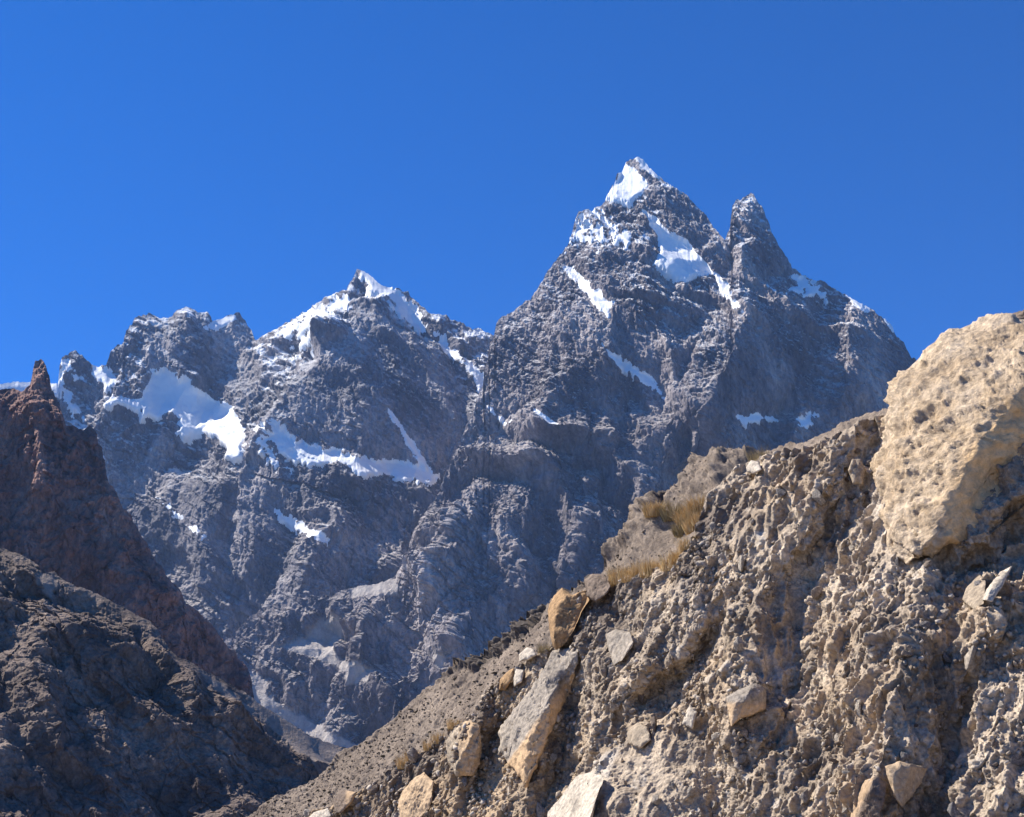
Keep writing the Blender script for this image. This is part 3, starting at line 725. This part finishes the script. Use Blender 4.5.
rock('huge golden pitted boulder with smooth hollow underside crowning the gravel bank',
     [(886, 412), (890, 399), (896, 385), (905, 370), (916, 357), (927, 347), (942, 337), (958, 330), (974, 325), (990, 322), (1010, 319), (1034, 319), (1066, 326), (1096, 350), (1112, 400), (1100, 450), (1064, 480), (1026, 506), (1000, 526), (984, 539),
      (966, 545), (948, 542), (936, 552), (922, 550), (910, 562), (898, 556), (888, 546), (881, 520), (884, 490), (879, 462), (884, 436)], M_big, 64,
     [(930, 430, 56, 0.36, 0.05), (900, 500, 26, 0.40, -0.22), (988, 436, 54, -1.05, -0.78)], soft=5.0, wob=9.0, rough=1.3, hub=(1046, 418), lift=0.04, amp=0.024, seed=2100, seg=500, cut=big_cut, warmf=lambda x, y: 0.85 * sstep(-8, 14, under(x, y)) + 0.12)  # warm: golden underside, its colour brightened to stand in for bounced light
rock('long grey slab with a tan underside leaning down the bank edge',
     [(581, 647), (566, 646), (553, 650), (546, 664), (531, 689), (514, 709), (500, 733), (499, 750), (509, 764), (519, 775), (526, 785), (532, 774), (539, 757), (548, 735), (560, 713), (570, 692), (574, 672)], M_grey, 30,
     [(540, 690, 16, 0.50, 0.42), (552, 712, 14, -1.3, -0.5)], lift=0.14, amp=0.055, seed=2210, rough=2.0, warmf=lambda x, y: sstep(-2, 3, (x - 552) * 0.8 + (y - 705) * 0.6 + 2))
rock('big orange block standing in shade on the bank crest',
     [(562, 588), (554, 596), (549, 604), (548, 622), (552, 642), (556, 650), (566, 643), (574, 630), (581, 613), (589, 600), (588, 590), (582, 591), (573, 595)], M_orange, 22,
     [(566, 612, 10, -1.1, -0.35)], lift=0.35, amp=0.04, seed=2320)
rock('dark brown rounded rock behind the orange block beside golden grass', [(584, 580), (591, 574), (604, 574), (611, 586), (606, 595), (596, 602), (587, 597)], M_dark, 14, [(597, 588, 8, -0.5, 0.2)], lift=0.3, amp=0.06, seed=2330)
rock('pale rounded rock with a flat lit top left of the orange block', [(527, 647), (534, 649), (537, 655), (529, 660), (519, 662), (519, 654)], M_pale, 8, [], lift=0.2, amp=0.06, seed=2340)
rock('small orange upright stone standing beside a white stone', [(509, 670), (514, 668), (513, 679), (505, 691), (499, 690), (500, 679)], M_orange, 7, [], lift=0.22, amp=0.05, seed=2350, name='stone')
rock('small white stone standing right of the orange upright stone', [(516, 669), (524, 670), (522, 682), (514, 687), (513, 678)], M_pale, 6, [], lift=0.22, amp=0.05, seed=2360, name='stone')
rock('white wedge boulder catching the sun beside a big smooth shaded face', [(544, 832), (549, 811), (561, 797), (576, 776), (590, 772), (604, 777), (596, 801), (590, 832), (566, 842)], M_pale, 22,
     [(572, 800, 14, 0.5, 0.3), (594, 800, 10, -1.6, 0)], lift=0.35, amp=0.04, seed=2370)
rock('grey flat-faced block below the dark gully mid bank', [(606, 634), (616, 629), (630, 632), (634, 642), (623, 660), (614, 666), (608, 649)], M_grey, 13, [(618, 645, 8, -0.3, -0.2)], lift=0.1, amp=0.05, seed=2380)
rock('rounded tan cobble set in the bank above the smooth shaded face', [(626, 731), (638, 722), (648, 727), (651, 740), (640, 749), (629, 744)], M_tan, 11, [(640, 736, 8, -0.4, -0.2)], lift=0.06, amp=0.05, seed=2390)
rock('grey-topped square block jutting over a shadowed hollow', [(726, 697), (740, 689), (756, 683), (766, 689), (766, 709), (751, 716), (741, 718), (731, 727), (728, 711)], M_grey, 20, [(745, 694, 18, 0.1, 0.7), (748, 706, 15, -0.2, -0.5)], lift=0.2, amp=0.05, seed=2400,
     warmf=lambda x, y: 0.7 * sstep(700, 706, y))
rock('narrow pale upright stone mid bank left of the square block', [(682, 724), (685, 713), (690, 705), (698, 712), (693, 729)], M_pale, 8, [], lift=0.1, amp=0.05, seed=2410, name='stone')
rock('round white stone sitting on the bank crest against the sky-blue mountain', [(746, 467), (751, 460), (759, 462), (762, 470), (754, 474), (747, 472)], M_pale, 8, [], lift=0.12, amp=0.05, seed=2420, name='stone')
rock('tall oval tan stone bulging below the bank crest left of the huge boulder', [(848, 470), (852, 459), (860, 459), (866, 470), (863, 485), (853, 484)], M_tan, 9, [], lift=0.1, amp=0.05, seed=2430, name='stone')
rock('dark grey wedge block with a pale left edge at the bank foot', [(844, 834), (853, 806), (865, 780), (877, 776), (887, 783), (885, 800), (878, 824), (862, 842)], M_dark, 20, [(868, 800, 12, -0.5, 0.1), (856, 806, 10, 1.5, 0.4)], lift=0.25, amp=0.04, seed=2440,
     warmf=lambda x, y: 0.5 * sstep(4, 0, (x - 866) + (y - 790) * 0.45))
rock('tan wedge block pointing down beside the dark grey wedge', [(885, 766), (900, 761), (928, 768), (919, 786), (902, 808), (893, 795), (888, 778)], M_tan, 16, [(905, 778, 10, -0.5, -0.3)], lift=0.25, amp=0.04, seed=2450, warmf=lambda x, y: 0.4 + 0 * x)
rock('smooth grey oval stone embedded under the overhang on the right', [(964, 657), (973, 645), (986, 653), (985, 671), (974, 679), (965, 669)], M_grey, 9, [(975, 662, 5, -0.2, -0.1)], lift=0.05, amp=0.04, seed=2460, name='stone')
rock('pointed grey-brown rock in the hollow beneath the huge boulder', [(962, 600), (966, 588), (980, 574), (986, 581), (984, 604), (974, 610)], M_tan, 12, [(974, 592, 8, -0.3, -0.1)], lift=0.35, amp=0.05, seed=2470)
rock('sunlit sliver of stone leaning right of the pointed rock', [(982, 600), (986, 590), (1000, 572), (1012, 566), (1004, 584), (992, 602)], M_pale, 9, [], lift=0.45, amp=0.05, seed=2480, name='stone')
rock('dark rounded rock alone at the lower left tip of the bank', [(333, 800), (341, 790), (357, 792), (352, 803), (340, 814), (334, 811)], M_dark, 10, [(343, 801, 7, 0.6, 0.1)], lift=0.4, amp=0.05, seed=2490, warmf=lambda x, y: 0.6 * sstep(344, 348, x))
rock('pale flat rock lying low near the lower left tip of the bank', [(306, 820), (314, 812), (328, 808), (332, 816), (318, 826)], M_pale, 7, [], lift=0.3, amp=0.05, seed=2500)
rock('rough brown outcrop with dark hollow face near small bushes', [(446, 742), (456, 727), (470, 720), (480, 726), (482, 752), (474, 776), (458, 776), (448, 762)], M_tan, 20, [(466, 745, 12, -0.6, -0.1)], lift=0.15, amp=0.10, seed=2510, warmf=lambda x, y: 0.6 * sstep(455, 465, x))
rock('tan block with shaded front at the lower bank left of the long slab', [(398, 800), (410, 782), (424, 772), (434, 782), (430, 808), (414, 826), (400, 818)], M_tan, 16, [(416, 798, 10, -0.5, -0.2)], lift=0.15, amp=0.07, seed=2520, warmf=lambda x, y: 0.6 + 0 * x)
rock('dark jagged rock peeking over the top of the huge boulder', [(1008, 322), (1013, 313), (1022, 311), (1034, 308), (1044, 318), (1030, 330)], M_dark, 14, [], lift=-1.2, amp=0.12, seed=2530)

# ------------------------------------------------------------------ stones embedded in the bank
def stone_mesh(seed, mat):
    rs = np.random.RandomState(seed)
    bm = bmesh.new()
    ax = np.array([1.0, 0.75 + 0.2 * rs.rand(), 0.55 + 0.3 * rs.rand()])
    for p in rs.normal(size=(15, 3)):
        p = p / np.linalg.norm(p) * ax * (0.85 + 0.2 * rs.rand()); bm.verts.new(p)
    bmesh.ops.convex_hull(bm, input=bm.verts)
    bmesh.ops.delete(bm, geom=[v for v in bm.verts if not v.link_faces], context='VERTS')
    bmesh.ops.dissolve_limit(bm, angle_limit=math.radians(14), verts=bm.verts, edges=bm.edges)
    bmesh.ops.bevel(bm, geom=list(bm.edges), offset=0.07, segments=1, affect='EDGES', clamp_overlap=True)
    bmesh.ops.triangulate(bm, faces=bm.faces)
    bmesh.ops.subdivide_edges(bm, edges=bm.edges, cuts=1, use_grid_fill=True)
    co_ = np.array([v.co for v in bm.verts])
    dd = 0.05 * fbm(co_ / 0.5, 3, seed % 97, 0.6)
    for v, q in zip(bm.verts, dd): v.co *= 1 + q
    me = bpy.data.meshes.new('embedded_stone'); bm.to_mesh(me); bm.free()
    me.materials.append(mat)
    return me
M_stone = []
for nm, c in (('pale_small_stone', (0.52, 0.45, 0.37)), ('tan_small_stone', (0.40, 0.32, 0.25)), ('grey_small_stone', (0.30, 0.27, 0.25)), ('brown_small_stone', (0.24, 0.185, 0.145))):
    a = np.array(c); M_stone.append(rock_mat(nm, [tuple(a * 0.75), tuple(a), tuple(a * 1.25)], 1.4, 5.0, 0.08, 6.0))
MESH = [[stone_mesh(3000 + 10 * i + j, m) for j in range(5)] for i, m in enumerate(M_stone)]
KIND = ['pale', 'tan', 'grey', 'brown']
def zone(x, y):
    dtop = y - float(lut(TOP_B)(x))
    if x > 870 and y < 640: return 'in the bank directly below the huge golden boulder'
    if dtop < 34: return 'poking out along the top edge of the gravel bank'
    if x < 560: return 'in the low bank left of the long grey slab'
    if y > 700 and x > 740: return 'in the bank foot around the wedge blocks'
    if y > 680: return 'in the bank near the white wedge boulder'
    return 'in the middle of the steep gravel bank'
nr_, nc_ = bank_px.shape
placed = []
tries = 0
while len(placed) < 270 and tries < 6000:
    tries += 1
    i = R.randrange(2, nr_ - 4); j = R.randrange(4, nc_ - 4)
    x, y = bank_px[i, j], bank_py[i, j]
    if not (250 < x < 1024 and y < 817): continue
    if smooth[i, j] > 0.5 and R.random() < 0.8: continue
    if x > 872 and y < 560: continue
    s_px = 4.5 + 11.0 * R.random() ** 2.2
    if any((x - a) ** 2 + (y - b) ** 2 < (s_px + c) ** 2 * 1.1 for a, b, c in placed): continue
    placed.append((x, y, s_px))
    kind = R.choices(range(4), (4, 4, 3, 1))[0]
    size = s_px * 0.5 * bank_P[i, j, 1] / FPX * 1.5
    o = bpy.data.objects.new('embedded_stone', R.choice(MESH[kind])); C.objects.link(o)
    n = bank_n[i, j]; n = n if n[1] < 0 else -n
    o.location = bank_P[i, j] + n * size * 0.42
    o.rotation_euler = (R.uniform(0, 6.28), R.uniform(0, 6.28), R.uniform(0, 6.28))
    o.scale = (size, size * R.uniform(0.75, 1.1), size * R.uniform(0.7, 1.1))
    z = zone(x, y)
    tag(o, 'small angular %s stone half buried %s' % (KIND[kind], z), 'stone', '%s stones %s' % (KIND[kind], z))

# ------------------------------------------------------------------ shrubs on the scree
def leaf_mat(name, a, b):
    m, nt, bs = mat_new(name)
    tc = N(nt, 'ShaderNodeTexCoord'); n1 = N(nt, 'ShaderNodeTexNoise', Scale=3.0, Detail=4.0); nt.links.new(tc.outputs['Object'], n1.inputs['Vector'])
    nt.links.new(ramp(nt, n1.outputs[0], [(0.35, a), (0.65, b)]), bs.inputs['Base Color'])
    bs.inputs['Roughness'].default_value = 0.9; bs.inputs['Specular IOR Level'].default_value = 0.1
    return m
M_shrub = leaf_mat('dark_shrub', (0.045, 0.04, 0.03), (0.10, 0.085, 0.06)); M_gold = leaf_mat('golden_grass', (0.44, 0.30, 0.13), (0.68, 0.49, 0.25)); M_olive = leaf_mat('olive_grass', (0.26, 0.20, 0.10), (0.40, 0.31, 0.16))  # shrub tones are dark to carry their shadow in the colour
def shrub_mesh(seed):
    rs = np.random.RandomState(seed); V = []; F = []
    n = 220
    for k in range(n):
        d = rs.normal(size=3); d /= np.linalg.norm(d); d[2] = abs(d[2])
        p = d * np.array([1, 1, 0.75]) * rs.uniform(0.45, 1) ** 0.5 * (1 + 0.25 * math.sin(5 * math.atan2(d[1], d[0]) + seed))
        a, b = rs.normal(size=(2, 3)) * 0.13
        V += [p - a, p + b, p + a, p - b]; F.append((4 * k, 4 * k + 1, 4 * k + 2, 4 * k + 3))
    me = bpy.data.meshes.new('cushion_shrub'); me.from_pydata([tuple(v) for v in V], [], F); me.update(); me.materials.append(M_shrub)
    return me
SH = [shrub_mesh(4000 + k) for k in range(6)]
cnt = 0; tries = 0; spots = []
nr2, nc2 = slope_px.shape
bt = lut(TOP_B)
while cnt < 270 and tries < 20000:
    tries += 1
    i = R.randrange(1, nr2 - 1); j = R.randrange(1, nc2 - 1)
    x, y = slope_px[i, j], slope_py[i, j]
    if not (235 < x < 640 and y < 816) or y > float(bt(x)) + 2: continue
    if y - slope_py[0, j] < 3: continue
    row = math.sin((0.35 * x + y) / 3.4)
    if R.random() > 0.35 + 0.6 * max(0, row): continue
    if any((x - a) ** 2 + (y - b) ** 2 < 18 for a, b in spots): continue
    spots.append((x, y)); cnt += 1
    o = bpy.data.objects.new('cushion_shrub', R.choice(SH)); C.objects.link(o)
    s_ = slope_P[i, j, 1] / FPX * (0.7 + 1.3 * R.random() ** 2)
    o.location = slope_P[i, j] + np.array([0, 0, -0.1 * s_]); o.scale = (s_ * 1.35, s_ * 1.35, s_ * R.uniform(0.8, 1.2)); o.rotation_euler = (0, 0, R.uniform(0, 6.28))
    tag(o, 'small dark cushion shrub dotted on the grey scree hillside', 'shrub', 'dark shrubs on the grey scree hillside')

# ------------------------------------------------------------------ loose gravel: thousands of small stones on the bank and on the scree
def hulls(n, seed):
    out = []
    for k in range(n):
        rs = np.random.RandomState(seed + k); bm = bmesh.new()
        for p in rs.normal(size=(11, 3)):
            bm.verts.new(p / np.linalg.norm(p) * np.array([1, 0.85, 0.65]) * (0.8 + 0.25 * rs.rand()))
        bmesh.ops.convex_hull(bm, input=bm.verts)
        bmesh.ops.delete(bm, geom=[v for v in bm.verts if not v.link_faces], context='VERTS')
        bmesh.ops.triangulate(bm, faces=bm.faces); bm.verts.index_update()
        out.append((np.array([v.co for v in bm.verts]), np.array([[v.index for v in f.verts] for f in bm.faces]))); bm.free()
    return out
def gravel(name, label, PTS, NRM, SZ, mat, seed, sink):
    hs_ = hulls(10, seed); rs = np.random.RandomState(seed + 50); V = []; F = []; A = []; o_ = 0
    for p, n, s_ in zip(PTS, NRM, SZ):
        v, f = hs_[rs.randint(10)]
        m_, _ = np.linalg.qr(rs.normal(size=(3, 3)))
        V.append(v @ m_ * s_ + p + n * s_ * sink); F.append(f + o_); A.append(np.full(len(v), rs.rand())); o_ += len(v)
    V = np.concatenate(V); F = np.concatenate(F); A = np.concatenate(A)
    me = bpy.data.meshes.new(name); me.vertices.add(len(V)); me.vertices.foreach_set('co', V.astype(np.float32).ravel())
    me.loops.add(F.size); me.loops.foreach_set('vertex_index', F.astype(np.int32).ravel()); me.polygons.add(len(F))
    me.polygons.foreach_set('loop_start', np.arange(0, F.size, 3, dtype=np.int32)); me.polygons.foreach_set('loop_total', np.full(len(F), 3, np.int32)); me.update(calc_edges=True)
    for k_, arr in (('pale', sstep(0.5, 1.0, A)), ('dark', sstep(0.2, 0.0, A)), ('warm', 0 * A)):
        at = me.attributes.new(k_, 'FLOAT', 'POINT'); at.data.foreach_set('value', arr.astype(np.float32))
    me.materials.append(mat)
    o = bpy.data.objects.new(name, me); C.objects.link(o)
    return tag(o, label, 'gravel', None, 'stuff')
rs = np.random.RandomState(77)
ii = rs.randint(2, nr_ - 3, 30000); jj = rs.randint(3, nc_ - 3, 30000)
ok = (bank_px[ii, jj] > 240) & (bank_px[ii, jj] < 1060) & (bank_py[ii, jj] < 825) & ~((bank_px[ii, jj] > 874) & (bank_py[ii, jj] < 570)) & (rs.rand(30000) > 0.75 * smooth[ii, jj]) & (rs.rand(30000) < 0.25 + 0.75 * lowm[ii, jj])
ii = ii[ok][:13000]; jj = jj[ok][:13000]
gn = np.where(bank_n[ii, jj][:, 1:2] < 0, bank_n[ii, jj], -bank_n[ii, jj])
gravel('gravel', 'small loose stones and grit crusting the tan gravel bank', bank_P[ii, jj], gn, (0.7 + 4.2 * rs.rand(len(ii)) ** 4) * bank_P[ii, jj][:, 1] / FPX, M_bank, 6100, 0.35)
ii = rs.randint(1, nr2 - 2, 24000); jj = rs.randint(1, nc2 - 2, 24000)
ok = (slope_px[ii, jj] > 200) & (slope_px[ii, jj] < 780) & (slope_py[ii, jj] < bt(slope_px[ii, jj]) + 4)
ii = ii[ok][:7000]; jj = jj[ok][:7000]
sn = np.where(slope_n[ii, jj][:, 2:3] > 0, slope_n[ii, jj], -slope_n[ii, jj])
gravel('scree_rubble', 'loose brown rubble scattered over the scree hillside', slope_P[ii, jj], sn, (0.5 + 1.3 * rs.rand(len(ii)) ** 3) * slope_P[ii, jj][:, 1] / FPX, M_scree, 6200, 0.3)

# ------------------------------------------------------------------ dry grass
def tussock_mesh(seed, n, wide, mat, lean=0.35):
    rs = np.random.RandomState(seed); V = []; F = []
    for k in range(n):
        a = rs.uniform(0, 6.283); r = 0.42 * math.sqrt(rs.rand()); h = rs.uniform(0.55, 1.0)
        b = np.array([r * math.cos(a), r * math.sin(a), -0.06])
        out = np.array([math.cos(a), math.sin(a), 0]) * (lean * rs.uniform(0.2, 1.2)) + rs.normal(size=3) * 0.12; out[2] = 0
        m_ = b + np.array([0, 0, 0.55 * h]) + out * 0.35 * h; t_ = b + np.array([0, 0, h]) + out * h
        ang = rs.uniform(0, 3.14); s = np.array([math.cos(ang), math.sin(ang), 0]) * wide
        q = len(V)
        V += [b - s, b + s, m_ + s * 0.7, m_ - s * 0.7, t_]
        F += [(q, q + 1, q + 2, q + 3), (q + 3, q + 2, q + 4)]
    me = bpy.data.meshes.new('dry_grass_tussock'); me.from_pydata([tuple(v) for v in V], [], F); me.update(); me.materials.append(mat)
    return me
TG = [tussock_mesh(5000 + k, 210, 0.011, M_gold) for k in range(4)]; TO = [tussock_mesh(5100 + k, 260, 0.008, M_olive) for k in range(2)]
def crest_point(x, dy=0.0):
    j = int(np.argmin(np.abs(bank_px[0] - x))); i = int(np.clip(np.searchsorted(bank_py[:, j], bank_py[0, j] + dy), 0, nr_ - 1))
    return bank_P[i, j]
def tussock(p, h, w, me, label, group):
    o = bpy.data.objects.new('dry_grass_tussock', me); C.objects.link(o)
    o.location = p; o.scale = (w, w, h); o.rotation_euler = (R.uniform(-0.1, 0.1), R.uniform(-0.1, 0.1), R.uniform(0, 6.28))
    return tag(o, label, 'grass tussock', group)
for x in np.linspace(602, 692, 22):
    tussock(crest_point(x, R.uniform(0, 5)) + np.array([0, R.uniform(-0.05, 0.5), -0.05]), R.uniform(0.2, 0.42), R.uniform(0.28, 0.5), R.choice(TG),
            'golden dry grass tussock in the thick row right of the dark rounded rock', 'golden tussocks in the row on the bank edge')
for x, h, lab in ((404, 0.34, 'small golden tussock lowest on the bank edge above the scree'), (412, 0.30, 'short golden tussock just above the lowest one on the bank edge'),
                  (428, 0.28, 'low golden tussock on the bank edge midway up to the rough outcrop'), (438, 0.30, 'golden tussock on the bank edge just below the rough brown outcrop'),
                  (456, 0.26, 'short golden tussock on top of the rough brown outcrop'), (545, 0.26, 'small olive tussock left of the orange block'), (757, 0.34, 'sparse olive tussock standing behind the round white stone')):
    tussock(crest_point(x, 1) + np.array([0, 0.1, -0.04]), h, h * 1.2, R.choice(TO if 'olive' in lab else TG), lab, None)
BG = [tussock_mesh(5200 + k, 380, 0.016, M_gold, 0.6) for k in range(2)] + [tussock_mesh(5300, 380, 0.016, M_olive, 0.6)]
for x, y, hp in ((662, 524, 24), (672, 520, 26), (682, 520, 28), (690, 514, 26), (696, 508, 24), (676, 530, 22), (688, 528, 24), (698, 522, 22)):
    i, j = np.unravel_index(np.argmin((slope_px - x) ** 2 + (slope_py - y) ** 2), slope_px.shape)
    s_ = slope_P[i, j, 1] / FPX
    o = tussock(slope_P[i, j], 0.8 * hp * s_, hp * s_ * 0.85, R.choice(BG), 'feathery golden bush on the scree behind the bank crest above the grass row', 'golden bushes on the scree behind the bank crest')
    o.name = 'dry_bush'; o['category'] = 'bush'
